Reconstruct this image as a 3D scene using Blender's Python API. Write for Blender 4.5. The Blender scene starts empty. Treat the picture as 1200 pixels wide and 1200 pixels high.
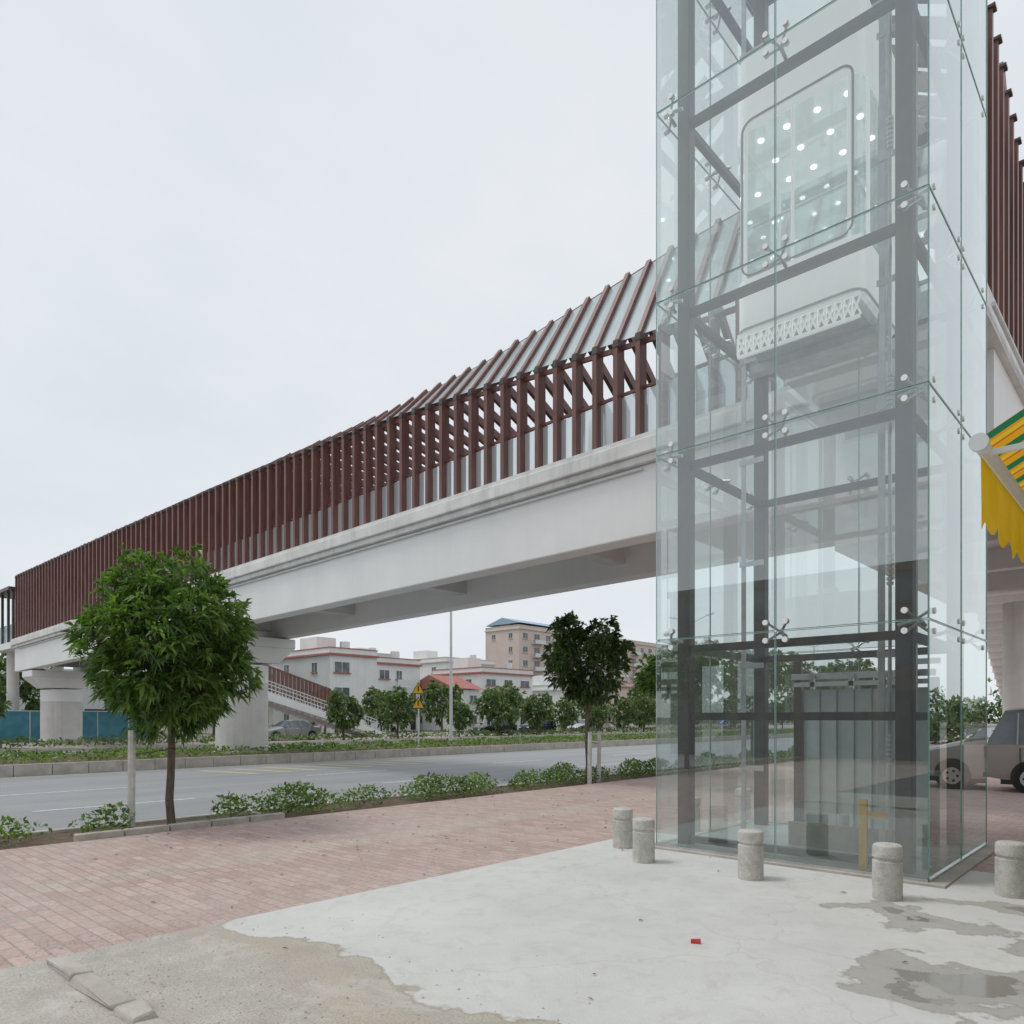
import bpy, math, random
import numpy as np
from mathutils import Vector, Matrix
random.seed(3)
scene=bpy.context.scene
COL=scene.collection
# World frame: +Y runs along the road, -X runs across the road along the footbridge.

# ------------------------------------------------------------------ node helpers
def newmat(name):
    m=bpy.data.materials.new(name); m.use_nodes=True
    nt=m.node_tree
    for n in list(nt.nodes): nt.nodes.remove(n)
    out=nt.nodes.new('ShaderNodeOutputMaterial')
    return m,nt,out
def N(nt,t,**kw):
    n=nt.nodes.new(t)
    for k,v in kw.items(): setattr(n,k,v)
    return n
def L(nt,a,b): nt.links.new(a,b)
def c4(c): return (c[0],c[1],c[2],1.0)
def noise(nt,vec,scale,detail=4,rough=.6,dist=0.0):
    n=N(nt,'ShaderNodeTexNoise'); n.inputs['Scale'].default_value=scale
    n.inputs['Detail'].default_value=detail; n.inputs['Roughness'].default_value=rough
    n.inputs['Distortion'].default_value=dist
    L(nt,vec,n.inputs['Vector']); return n.outputs['Fac']
def ramp(nt,fac,p0,p1,c0=(0,0,0),c1=(1,1,1)):
    r=N(nt,'ShaderNodeValToRGB'); e=r.color_ramp.elements
    e[0].position=p0; e[1].position=p1; e[0].color=c4(c0); e[1].color=c4(c1)
    L(nt,fac,r.inputs['Fac']); return r.outputs['Color']
def mixc(nt,fac,a,b,mode='MIX'):
    m=N(nt,'ShaderNodeMix',data_type='RGBA',blend_type=mode)
    for sock,v in ((m.inputs[0],fac),(m.inputs[6],a),(m.inputs[7],b)):
        if isinstance(v,(int,float)): sock.default_value=v
        elif isinstance(v,tuple): sock.default_value=c4(v)
        else: L(nt,v,sock)
    return m.outputs[2]
def math_(nt,op,a,b=0.0,clamp=False):
    m=N(nt,'ShaderNodeMath',operation=op); m.use_clamp=clamp
    for i,v in enumerate((a,b)):
        if isinstance(v,(int,float)): m.inputs[i].default_value=v
        else: L(nt,v,m.inputs[i])
    return m.outputs[0]
def coords(nt,stretch=(1,1,1)):
    tc=N(nt,'ShaderNodeTexCoord'); mp=N(nt,'ShaderNodeMapping'); mp.inputs['Scale'].default_value=stretch
    L(nt,tc.outputs['Object'],mp.inputs['Vector']); return mp.outputs['Vector']
def mottled(name,c1,c2,scale=3,rough=.8,bump=.15,bscale=None,stretch=(1,1,1),metal=0.0,streak=0.0,fine=0.0,emit=0.0):
    m,nt,out=newmat(name); v=coords(nt,stretch)
    p=N(nt,'ShaderNodeBsdfPrincipled'); p.inputs['Metallic'].default_value=metal
    p.inputs['Roughness'].default_value=rough
    if emit>0: p.inputs['Emission Color'].default_value=(1,1,.98,1); p.inputs['Emission Strength'].default_value=emit
    col=ramp(nt,noise(nt,v,scale),.35,.68,c1,c2)
    if streak>0:
        v2=coords(nt,(2.2,2.2,.12))
        s=ramp(nt,noise(nt,v2,1.6,5,.7),.48,.75)
        s=math_(nt,'MULTIPLY',s,streak)
        col=mixc(nt,s,col,tuple(x*.45 for x in c1))
    if fine>0:
        f=ramp(nt,noise(nt,coords(nt),90,2,.7),.3,.75,(1-fine,)*3,(1,1,1))
        col=mixc(nt,1.0,col,f,'MULTIPLY')
    L(nt,col,p.inputs['Base Color'])
    if bump>0:
        b=N(nt,'ShaderNodeBump'); b.inputs['Strength'].default_value=bump; b.inputs['Distance'].default_value=.02
        L(nt,noise(nt,v,bscale or scale*12,2),b.inputs['Height']); L(nt,b.outputs[0],p.inputs['Normal'])
    L(nt,p.outputs[0],out.inputs[0]); return m
def leafmat(name,dark,light,trans=.35):
    m,nt,out=newmat(name)
    g=N(nt,'ShaderNodeNewGeometry')
    v=coords(nt)
    col=ramp(nt,g.outputs['Random Per Island'],0.0,1.0,dark,light)
    big=ramp(nt,noise(nt,v,1.7,1),.35,.65,(.65,.7,.65),(1.25,1.2,1.1))
    col=mixc(nt,1.0,col,big,'MULTIPLY')
    p=N(nt,'ShaderNodeBsdfPrincipled'); p.inputs['Roughness'].default_value=.36
    L(nt,col,p.inputs['Base Color'])
    t=N(nt,'ShaderNodeBsdfTranslucent'); L(nt,mixc(nt,1.0,col,(1.5,1.7,.7),'MULTIPLY'),t.inputs['Color'])
    mx=N(nt,'ShaderNodeMixShader'); mx.inputs[0].default_value=trans
    L(nt,p.outputs[0],mx.inputs[1]); L(nt,t.outputs[0],mx.inputs[2]); L(nt,mx.outputs[0],out.inputs[0]); return m
def glassmat(name,tint=(.86,.93,.915),haze=.10,refl=.08,gain=1.5,hazec=(.75,.82,.82),rough=0.0,var=.35):
    m,nt,out=newmat(name)
    tr=N(nt,'ShaderNodeBsdfTransparent'); tr.inputs[0].default_value=c4(tint)
    gl=N(nt,'ShaderNodeBsdfGlossy'); gl.inputs['Roughness'].default_value=rough; gl.inputs['Color'].default_value=(.93,.985,.98,1)
    fr=N(nt,'ShaderNodeFresnel'); fr.inputs[0].default_value=1.5
    f=math_(nt,'MULTIPLY_ADD',fr.outputs[0],gain,True)
    f.node.inputs[2].default_value=refl
    m1=N(nt,'ShaderNodeMixShader'); L(nt,f,m1.inputs[0]); L(nt,tr.outputs[0],m1.inputs[1]); L(nt,gl.outputs[0],m1.inputs[2])
    di=N(nt,'ShaderNodeBsdfDiffuse'); di.inputs[0].default_value=c4(hazec)
    v=coords(nt,(1,1,.1))
    hz=ramp(nt,noise(nt,v,5.5,4,.65),.3,.75,(haze*(1-var),)*3,(haze*(1+var),)*3)
    m2=N(nt,'ShaderNodeMixShader'); L(nt,hz,m2.inputs[0]); L(nt,m1.outputs[0],m2.inputs[1]); L(nt,di.outputs[0],m2.inputs[2])
    L(nt,m2.outputs[0],out.inputs[0]); return m

# ------------------------------------------------------------------ geometry helper
class Obj:
    def __init__(s,name): s.name=name; s.p={}
    def g(s,p,mat):
        if p not in s.p: s.p[p]={'v':[],'f':[],'m':mat,'s':False}
        return s.p[p]
    def raw(s,p,mat,v,f,smooth=False):
        d=s.g(p,mat); o=len(d['v']); d['v']+= [tuple(x) for x in v]; d['f']+=[tuple(o+i for i in q) for q in f]
        if smooth: d['s']=True
    def hexa(s,p,mat,v): s.raw(p,mat,v,[(0,3,2,1),(4,5,6,7),(0,1,5,4),(1,2,6,5),(2,3,7,6),(3,0,4,7)])
    def box(s,p,mat,x0,x1,y0,y1,z0,z1):
        if x0>x1:x0,x1=x1,x0
        if y0>y1:y0,y1=y1,y0
        s.hexa(p,mat,[(x0,y0,z0),(x1,y0,z0),(x1,y1,z0),(x0,y1,z0),(x0,y0,z1),(x1,y0,z1),(x1,y1,z1),(x0,y1,z1)])
    def beam(s,p,mat,P,Q,w,h,up=(0,0,1)):
        P=Vector(P);Q=Vector(Q);d=(Q-P).normalized();u=Vector(up)
        if abs(d.dot(u))>.98:u=Vector((0,1,0))
        a=d.cross(u).normalized()*w/2; b=a.cross(d).normalized()*h/2
        s.hexa(p,mat,[P-a-b,P+a-b,P+a+b,P-a+b,Q-a-b,Q+a-b,Q+a+b,Q-a+b])
    def cyl(s,p,mat,P,Q,r0,r1=None,n=12,cap=True):
        r1=r0 if r1 is None else r1
        P=Vector(P);Q=Vector(Q);d=(Q-P).normalized();u=Vector((0,0,1)) if abs(d.z)<.9 else Vector((1,0,0))
        a=d.cross(u).normalized(); b=d.cross(a).normalized(); v=[];f=[]
        for c,r in((P,r0),(Q,r1)):
            for i in range(n):
                t=2*math.pi*i/n; v.append(c+a*r*math.cos(t)+b*r*math.sin(t))
        for i in range(n): f.append((i,(i+1)%n,n+(i+1)%n,n+i))
        if cap: f.append(tuple(range(n-1,-1,-1))); f.append(tuple(range(n,2*n)))
        s.raw(p,mat,v,f,True)
    def lathe(s,p,mat,prof,cx=0,cy=0,n=28):
        v=[];f=[]
        for r,z in prof:
            for i in range(n):
                t=2*math.pi*i/n; v.append((cx+r*math.cos(t),cy+r*math.sin(t),z))
        for k in range(len(prof)-1):
            for i in range(n):
                j=(i+1)%n; f.append((k*n+i,k*n+j,(k+1)*n+j,(k+1)*n+i))
        f.append(tuple(range(n-1,-1,-1))); f.append(tuple((len(prof)-1)*n+i for i in range(n)))
        s.raw(p,mat,v,f,True)
    def ext(s,p,mat,poly,z0,z1):
        n=len(poly); v=[(x,y,z0) for x,y in poly]+[(x,y,z1) for x,y in poly]
        f=[(i,(i+1)%n,n+(i+1)%n,n+i) for i in range(n)]+[tuple(range(n-1,-1,-1)),tuple(range(n,2*n))]
        s.raw(p,mat,v,f)
    def quad(s,p,mat,pts): s.raw(p,mat,pts,[tuple(range(len(pts)))])
    def done(s,loc=(0,0,0),rot=0,scale=1,bevel=None):
        e=bpy.data.objects.new(s.name,None); e.empty_display_size=.3; COL.objects.link(e)
        e.location=loc; e.rotation_euler=(0,0,rot); e.scale=(scale,)*3
        for k,d in s.p.items():
            me=bpy.data.meshes.new(s.name+'_'+k); me.from_pydata(d['v'],[],d['f']); me.materials.append(d['m'])
            me.validate(); me.update()
            o=bpy.data.objects.new(k,me); COL.objects.link(o); o.parent=e
            if d['s']:
                for pl in me.polygons: pl.use_smooth=True
                me.set_sharp_from_angle(angle=math.radians(38))
            if bevel and (bevel is True or k in bevel):
                w=.01 if bevel is True else bevel[k]
                b=o.modifiers.new('bev','BEVEL'); b.width=w; b.segments=2; b.limit_method='ANGLE'
        return e
def inst(src,loc,rot=0,scale=1):
    e=bpy.data.objects.new(src.name.split('.')[0],None); COL.objects.link(e)
    e.location=loc; e.rotation_euler=(0,0,rot); e.scale=(scale,)*3
    for c in list(src.children):
        o=bpy.data.objects.new(c.name.split('.')[0],c.data); COL.objects.link(o); o.parent=e
        for m in c.modifiers:
            b=o.modifiers.new('bev','BEVEL'); b.width=m.width; b.segments=2; b.limit_method='ANGLE'
    return e

# ------------------------------------------------------------------ materials
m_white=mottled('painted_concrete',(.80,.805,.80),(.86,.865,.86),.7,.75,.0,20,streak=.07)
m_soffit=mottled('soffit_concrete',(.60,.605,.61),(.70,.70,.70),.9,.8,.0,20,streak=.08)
m_pier=mottled('pier_concrete',(.60,.59,.57),(.72,.71,.69),.8,.85,.05,25,streak=.22)
m_deckedge=mottled('deck_edge_concrete',(.66,.655,.64),(.82,.815,.80),1.5,.8,.05,25,streak=.38)
m_slat=mottled('brown_slat_paint',(.135,.057,.047),(.215,.10,.082),2.5,.42,.0,30,stretch=(3,3,.4))
m_bronze=mottled('bronze_steel',(.060,.052,.046),(.10,.088,.078),3,.42,.0,30)
m_steel=mottled('brushed_steel',(.55,.56,.57),(.70,.71,.72),8,.32,.0,40,metal=.9)
m_galv=mottled('galvanised_rail',(.50,.52,.53),(.68,.70,.70),5,.45,.0,40,metal=.3)
m_cab=mottled('white_panel',(.84,.86,.85),(.90,.91,.90),2,.35,.0)
m_cabglow=mottled('cab_panel_added_glow',(.88,.90,.89),(.93,.94,.93),2,.35,.0,emit=.26)  # white cab panel with glow added to brighten it; no light behind it
m_lamp=mottled('cab_downlight',(.9,.9,.9),(.9,.9,.9),2,.5,0,emit=4.0)
m_frost=mottled('door_panel',(.50,.57,.55),(.62,.68,.66),3,.35,.0)
m_glass=glassmat('tower_glass',(.925,.975,.967),.045,.145,1.5,(.86,.93,.93))
m_cabglass=glassmat('cab_glass',(.84,.91,.90),.14,.12,1.2,(.85,.9,.9))
m_roofglass=glassmat('roof_glass',(.50,.58,.61),.78,.05,1.0,(.44,.50,.525),.15,.08)
m_railglass=glassmat('guard_glass',(.78,.85,.87),.50,.08,1.2,(.70,.78,.82),.05,.12)
m_edgeglass=mottled('glass_edge',(.28,.46,.42),(.40,.57,.53),5,.2,.0)
m_yellow=mottled('yellow_paint',(.84,.44,.02),(.90,.52,.03),6,.5,.0)
m_bollard=mottled('bollard_stone',(.54,.53,.49),(.74,.72,.66),14,.85,.2,90,fine=.3)
m_kerb=mottled('kerb_stone',(.42,.39,.34),(.58,.55,.50),3,.9,.15,60,fine=.2)
m_soil=mottled('soil',(.10,.07,.045),(.19,.14,.095),6,.95,.5,60)
m_bark=mottled('bark',(.085,.065,.05),(.19,.155,.125),9,.9,.5,40,stretch=(3,3,.6))
m_stake=mottled('stake_concrete',(.55,.54,.51),(.72,.71,.67),8,.9,.2,80)
m_black=mottled('black_rubber',(.012,.012,.012),(.03,.03,.03),8,.7,.0)
m_dark=mottled('dark_interior',(.02,.022,.025),(.04,.042,.045),3,.6,.0)
m_winglass=mottled('window_glass',(.06,.075,.085),(.17,.20,.22),.8,.08,.0)
m_blue=mottled('blue_hoarding',(.05,.22,.30),(.09,.31,.40),1.5,.5,.0,streak=.2)
m_signy=mottled('sign_yellow',(.75,.45,.02),(.82,.50,.03),4,.4,.0)
m_signb=mottled('sign_blue',(.02,.12,.45),(.03,.16,.52),4,.4,.0)
m_linew=mottled('road_paint_white',(.42,.42,.42),(.68,.68,.68),9,.8,.0)
m_liney=mottled('road_paint_yellow',(.45,.38,.22),(.55,.48,.32),9,.8,.0)
m_pole=mottled('pole_grey',(.60,.62,.63),(.72,.74,.75),3,.5,.0)
m_leaf1=leafmat('mango_leaf',(.045,.095,.025),(.17,.28,.07),.38)
m_leaf2=leafmat('dark_leaf',(.03,.06,.02),(.10,.16,.055),.3)
m_leaf3=leafmat('far_leaf',(.07,.11,.045),(.17,.25,.10),.3)
m_leafh=leafmat('hedge_leaf',(.055,.11,.03),(.21,.32,.09),.35)
m_litter=mottled('dry_leaf',(.20,.12,.05),(.32,.22,.10),20,.8,.0)

def mk_concrete():
    m,nt,out=newmat('cement_apron'); v=coords(nt)
    p=N(nt,'ShaderNodeBsdfPrincipled')
    sep=N(nt,'ShaderNodeSeparateXYZ'); L(nt,v,sep.inputs[0])
    new=ramp(nt,noise(nt,v,.9,8,.62),.35,.7,(.58,.58,.565),(.68,.68,.66))
    new=mixc(nt,ramp(nt,noise(nt,v,5,8,.7,.6),.50,.8),new,(.52,.51,.485))
    new=mixc(nt,ramp(nt,noise(nt,coords(nt,(1,.35,1)),2.3,8,.75,1.2),.58,.68,(0,)*3,(.3,)*3),new,(.45,.43,.40))
    sp=ramp(nt,noise(nt,v,95,2,.6),.66,.72,(0,)*3,(.4,)*3); new=mixc(nt,sp,new,(.38,.36,.33))
    old=ramp(nt,noise(nt,v,3.5,10,.72),.3,.72,(.40,.37,.325),(.62,.59,.54))
    old=mixc(nt,ramp(nt,noise(nt,v,70,3,.7),.35,.6),(.34,.315,.27),old)
    pt=ramp(nt,noise(nt,v,1.3,7,.7,.8),.54,.60,(0,)*3,(.6,)*3); old=mixc(nt,pt,old,(.56,.54,.50))
    w=math_(nt,'ADD',math_(nt,'MULTIPLY',noise(nt,v,.8,3,.5),.93),math_(nt,'MULTIPLY',noise(nt,v,9,4,.6),.07))
    bd=math_(nt,'ADD',sep.outputs[1],math_(nt,'MULTIPLY',math_(nt,'SUBTRACT',w,.5),1.9))
    k=ramp(nt,math_(nt,'SUBTRACT',bd,2.35),.49,.50)
    edge=ramp(nt,math_(nt,'ABSOLUTE',math_(nt,'SUBTRACT',bd,2.845)),.0,.022,(1,1,1),(0,0,0))
    col=mixc(nt,k,old,new)
    col=mixc(nt,math_(nt,'MULTIPLY',edge,.6),col,(.27,.22,.15))
    dust=ramp(nt,math_(nt,'ABSOLUTE',math_(nt,'SUBTRACT',bd,2.6)),.0,.32,(1,1,1),(0,0,0))
    dn=ramp(nt,noise(nt,v,7,8,.7),.4,.65)
    dd=math_(nt,'MULTIPLY',math_(nt,'MULTIPLY',dust,dn),math_(nt,'SUBTRACT',1.0,math_(nt,'MULTIPLY',k,.8)))
    col=mixc(nt,math_(nt,'MULTIPLY',dd,.75),col,(.45,.36,.25))
    vo=N(nt,'ShaderNodeTexVoronoi',feature='DISTANCE_TO_EDGE'); vo.inputs['Scale'].default_value=.3
    dv=N(nt,'ShaderNodeVectorMath',operation='ADD'); L(nt,v,dv.inputs[0])
    nn=N(nt,'ShaderNodeTexNoise'); nn.inputs['Scale'].default_value=2.5; nn.inputs['Detail'].default_value=8; L(nt,v,nn.inputs['Vector'])
    sc=N(nt,'ShaderNodeVectorMath',operation='SCALE'); sc.inputs['Scale'].default_value=.5; L(nt,nn.outputs['Color'],sc.inputs[0]); L(nt,sc.outputs[0],dv.inputs[1])
    L(nt,dv.outputs[0],vo.inputs['Vector'])
    cr=ramp(nt,vo.outputs['Distance'],.0,.0022,(1,1,1),(0,0,0))
    col=mixc(nt,math_(nt,'MULTIPLY',cr,.2),col,(.28,.26,.23))
    wet=None
    for cx,cy,rx,ry in ((-1.05,5.0,.8,.7),(-1.5,6.5,.75,.42),(-.2,4.3,.7,.5),(-.9,7.35,.9,.3),(-.4,6.1,.7,.35)):
        dx=math_(nt,'DIVIDE',math_(nt,'SUBTRACT',sep.outputs[0],cx),rx); dy=math_(nt,'DIVIDE',math_(nt,'SUBTRACT',sep.outputs[1],cy),ry)
        d=math_(nt,'SQRT',math_(nt,'ADD',math_(nt,'MULTIPLY',dx,dx),math_(nt,'MULTIPLY',dy,dy)))
        s=math_(nt,'SUBTRACT',1.0,d)
        wet=s if wet is None else math_(nt,'MAXIMUM',wet,s)
    wn=math_(nt,'MULTIPLY',math_(nt,'SUBTRACT',noise(nt,v,1.9,6,.55),.52),2.8)
    wv=math_(nt,'ADD',wet,wn)
    damp=ramp(nt,wv,.16,.24); pool=ramp(nt,wv,.58,.66)
    rim=ramp(nt,math_(nt,'ABSOLUTE',math_(nt,'SUBTRACT',wv,.26)),.0,.05,(1,1,1),(0,0,0))
    col=mixc(nt,math_(nt,'MULTIPLY',damp,.55),col,(.27,.25,.215))
    col=mixc(nt,math_(nt,'MULTIPLY',rim,.3),col,(.22,.19,.15))
    col=mixc(nt,math_(nt,'MULTIPLY',pool,.5),col,(.17,.155,.13))
    L(nt,col,p.inputs['Base Color'])
    L(nt,ramp(nt,pool,0,1,(.8,)*3,(.08,)*3),p.inputs['Roughness'])
    b=N(nt,'ShaderNodeBump'); b.inputs['Distance'].default_value=.012
    h=math_(nt,'ADD',noise(nt,v,45,5,.7),math_(nt,'MULTIPLY',k,.8))
    st=math_(nt,'MULTIPLY',math_(nt,'SUBTRACT',1.0,pool),.4); L(nt,st,b.inputs['Strength'])
    L(nt,h,b.inputs['Height']); L(nt,b.outputs[0],p.inputs['Normal'])
    L(nt,p.outputs[0],out.inputs[0]); return m
m_apron=mk_concrete()
def mk_pavers():
    m,nt,out=newmat('pink_pavers'); v=coords(nt)
    p=N(nt,'ShaderNodeBsdfPrincipled'); p.inputs['Roughness'].default_value=.85
    def brick(c1,c2,mo):
        b=N(nt,'ShaderNodeTexBrick'); b.inputs['Scale'].default_value=1
        b.inputs['Brick Width'].default_value=.24; b.inputs['Row Height'].default_value=.12; b.inputs['Mortar Size'].default_value=.007
        b.inputs['Color1'].default_value=c4(c1); b.inputs['Color2'].default_value=c4(c2); b.inputs['Mortar'].default_value=c4(mo)
        L(nt,v,b.inputs['Vector']); return b
    b=brick((.57,.42,.38),(.43,.29,.26),(.31,.265,.24)); b2=brick((.56,.50,.41),(.44,.39,.32),(.32,.29,.24))
    sep=N(nt,'ShaderNodeSeparateXYZ'); L(nt,v,sep.inputs[0])
    band=ramp(nt,math_(nt,'ABSOLUTE',math_(nt,'ADD',sep.outputs[0],7.9)),.24,.26,(1,1,1),(0,0,0))
    col=mixc(nt,math_(nt,'MULTIPLY',band,.65),b.outputs['Color'],b2.outputs['Color'])
    col=mixc(nt,ramp(nt,noise(nt,v,.5,8,.68),.36,.70,(0,)*3,(.6,)*3),col,(.54,.47,.43))
    col=mixc(nt,ramp(nt,noise(nt,v,2.2,8,.72),.5,.8,(0,)*3,(.6,)*3),col,(.40,.34,.30))
    col=mixc(nt,ramp(nt,noise(nt,coords(nt,(.35,1,1)),1.1,8,.75),.56,.72,(0,)*3,(.4,)*3),col,(.56,.48,.40))
    grit=ramp(nt,noise(nt,v,24,3,.7),.3,.7,(.8,.8,.8),(1.1,1.1,1.1)); col=mixc(nt,1.0,col,grit,'MULTIPLY')
    L(nt,col,p.inputs['Base Color'])
    bu=N(nt,'ShaderNodeBump'); bu.inputs['Strength'].default_value=.6; bu.inputs['Distance'].default_value=.008
    L(nt,math_(nt,'SUBTRACT',noise(nt,v,30,3),math_(nt,'MULTIPLY',b.outputs['Fac'],1.0)),bu.inputs['Height']); L(nt,bu.outputs[0],p.inputs['Normal'])
    L(nt,p.outputs[0],out.inputs[0]); return m
m_pav=mk_pavers()
def mk_asphalt():
    m,nt,out=newmat('asphalt'); v=coords(nt); p=N(nt,'ShaderNodeBsdfPrincipled'); p.inputs['Roughness'].default_value=.75
    col=ramp(nt,noise(nt,coords(nt,(1,.12,1)),.8,6,.65),.3,.72,(.25,.26,.27),(.34,.35,.36))
    g=ramp(nt,noise(nt,v,55,2,.7),.3,.7,(.8,)*3,(1.15,)*3); col=mixc(nt,1.0,col,g,'MULTIPLY')
    L(nt,col,p.inputs['Base Color'])
    L(nt,p.outputs[0],out.inputs[0]); return m
m_asph=mk_asphalt()
m_yard=mottled('dark_asphalt',(.05,.05,.052),(.09,.09,.09),2,.85,.0)
m_ground=mottled('ground_earth',(.13,.13,.09),(.22,.21,.16),.2,.95,.0,8)
m_farpave=mottled('far_paving',(.34,.29,.26),(.44,.38,.34),.6,.9,.0,20)
m_red=mottled('red_card',(.5,.03,.03),(.6,.06,.05),8,.5,0)

# ------------------------------------------------------------------ ground
def sheet(name,x0,x1,y0,y1,z,mat):
    me=bpy.data.meshes.new(name); me.from_pydata([(x0,y0,z),(x1,y0,z),(x1,y1,z),(x0,y1,z)],[],[(0,1,2,3)]); me.materials.append(mat)
    o=bpy.data.objects.new(name,me); COL.objects.link(o); return o
RZ=-.13
sheet('ground',-1500,1500,-1500,1500,RZ-.01,m_ground)
sheet('road',-25.2,-11.85,-150,600,RZ,m_asph)
sheet('road',-42.5,-31.5,-150,600,RZ,m_asph)
def slab(name,x0,x1,y0,y1,z1,mat,z0=RZ-.01):
    o=Obj(name); o.box('slab',mat,x0,x1,y0,y1,z0,z1); return o.done()
slab('paver_sidewalk',-10.55,-5.55,-60,300,0,m_pav)
slab('paver_forecourt',-5.548,40,8.9,300,-.002,m_pav)
slab('cement_apron',-5.55,30,-.8,8.898,.001,m_apron)
slab('side_street',-5.55,30,-60,-.802,-.001,m_yard)
slab('planting_strip',-11.7,-10.55,-60,300,-.03,m_soil)
slab('far_sidewalk',-62,-42.7,-150,400,.0,m_farpave)
k=Obj('kerb')
y=-40
while y<140: k.box('near_stones',m_kerb,-11.85,-11.7,y,y+.985,RZ-.01,.02); y+=1.0
y=-40
while y<140: k.box('far_stones',m_kerb,-42.7,-42.5,y,y+.985,RZ-.01,.03); y+=1.0
k.done(bevel={'near_stones':.015})
k=Obj('planter_edging')
for y0,y1 in ((3.2,5.9),(-6,1.0)):
    y=y0
    while y<y1: k.box('stones',m_kerb,-10.68,-10.54,y,y+.58,-.02,.085); y+=.6
k.box('stones',m_kerb,-11.6,-10.68,5.9,6.02,-.02,.07)
k.done(bevel={'stones':.015})
k=Obj('median')
y=-40
while y<160:
    k.box('wall_blocks',m_kerb,-25.4,-25.2,y,y+.98,RZ-.01,.22); k.box('wall_blocks',m_kerb,-31.5,-31.3,y,y+.98,RZ-.01,.22); y+=1.0
k.box('soil',m_soil,-31.3,-25.4,-40,160,RZ-.01,.17)
k.done()
k=Obj('broken_kerb')
xs=-5.45; random.seed(11)
while xs<-2.0:
    l=random.uniform(.25,.75); dz=random.uniform(.02,.06); r=lambda:random.uniform(-.025,.025)
    k.hexa('stones',m_kerb,[(xs,1.46+r(),-.01),(xs+l,1.46+r(),-.01),(xs+l,1.62+r(),-.01),(xs,1.63+r(),-.01),
        (xs+.01,1.48+r(),dz),(xs+l-.01,1.48+r(),dz+r()*.6),(xs+l-.02,1.60+r(),dz+r()*.6),(xs+.01,1.61+r(),dz+r()*.6)])
    xs+=l+.02
k.done(bevel={'stones':.02})
gr=Obj('grit_and_litter'); random.seed(5)
for i in range(620):
    x=random.uniform(-6.0,-2.2); y=random.gauss(2.4,.45) if i%2 else random.gauss(1.7,.2)
    s=random.uniform(.004,.014); h=s*.8
    a_=[(x+s*math.cos(t+i),y+s*math.sin(t+i)) for t in (0,1.4,3.1,4.6)]
    gr.raw('pebbles',m_kerb,[(p[0],p[1],0) for p in a_]+[(x,y,h)],[(0,1,4),(1,2,4),(2,3,4),(3,0,4)])
for i in range(130):
    x=random.uniform(-11.4,-5.6) if i%12 else random.uniform(-5,-1); y=random.uniform(2.5,13); s=random.uniform(.015,.04); t=random.random()*6
    c,d=math.cos(t)*s,math.sin(t)*s; z=.006
    gr.raw('dry_leaves',m_litter,[(x-c,y-d,z),(x+d*.3,y-c*.3,z+.008),(x+c,y+d,z+.004),(x-d*.3,y+c*.3,z+.01)],[(0,1,2),(0,2,3)])
gr.done()
mk=Obj('road_markings')
zm=RZ+.004
for a in (15.6,19.3,35.4,38.8):
    y=-20
    while y<150: mk.quad('lane_dashes',m_linew,[(-a-.08,y,zm),(-a+.08,y,zm),(-a+.08,y+3,zm),(-a-.08,y+3,zm)]); y+=8
for a in (12.3,):
    mk.quad('edge_lines',m_linew,[(-a-.07,-40,zm),(-a+.07,-40,zm),(-a+.07,160,zm),(-a-.07,160,zm)])
for a in (24.7,32.1,42.0): mk.quad('edge_lines_yellow',m_liney,[(-a-.07,-40,zm),(-a+.07,-40,zm),(-a+.07,160,zm),(-a-.07,160,zm)])
for i in range(8):
    y=10.6+i*1.1; mk.quad('hatching',m_liney,[(-23.6,y,zm),(-21.0,y+.6,zm),(-21.0,y+.95,zm),(-23.6,y+.35,zm)])
mk.done()
lt=Obj('red_packet')
lt.hexa('carton',m_red,[(-.035,-.02,0),(.035,-.024,0),(.036,.02,0),(-.03,.024,0),(-.033,-.02,.03),(.03,-.02,.022),(.034,.02,.028),(-.03,.02,.024)])
lt.box('flap',m_cab,.035,.05,-.015,.012,.002,.006)
lt.done((-2.55,4.72,.001),.5)

# ------------------------------------------------------------------ foliage
def leaves(name,C,D,ln,wr,mat,parent,rng,droop=.25):
    n=len(C); D=D/np.linalg.norm(D,axis=1,keepdims=True)
    R=rng.normal(size=(n,3)); R[:,2]+=.6; S=np.cross(D,R); S/=np.linalg.norm(S,axis=1,keepdims=True)+1e-9
    Nn=np.cross(S,D); ln=ln.reshape(-1,1); w=ln*wr
    Z=np.array([[0,0,1.0]])
    b=C; l=C+D*ln*.42+S*w*.5+Nn*w*.15; r=C+D*ln*.42-S*w*.5+Nn*w*.15
    mid=C+D*ln*.5-Z*ln*droop*.15; tip=C+D*ln-Z*ln*droop
    V=np.stack([b,l,r,mid,tip],1).reshape(-1,3)
    o=(np.arange(n)*5)[:,None]
    F=np.concatenate([o+[[0,3,1]],o+[[0,2,3]],o+[[1,3,4]],o+[[3,2,4]]],0)
    me=bpy.data.meshes.new(name); me.vertices.add(len(V)); me.vertices.foreach_set('co',V.ravel())
    me.loops.add(len(F)*3); me.polygons.add(len(F))
    me.polygons.foreach_set('loop_start',np.arange(len(F))*3); me.loops.foreach_set('vertex_index',F.ravel())
    me.materials.append(mat); me.update(calc_edges=True); me.validate()
    ob=bpy.data.objects.new(name,me); COL.objects.link(ob); ob.parent=parent; return ob
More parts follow.
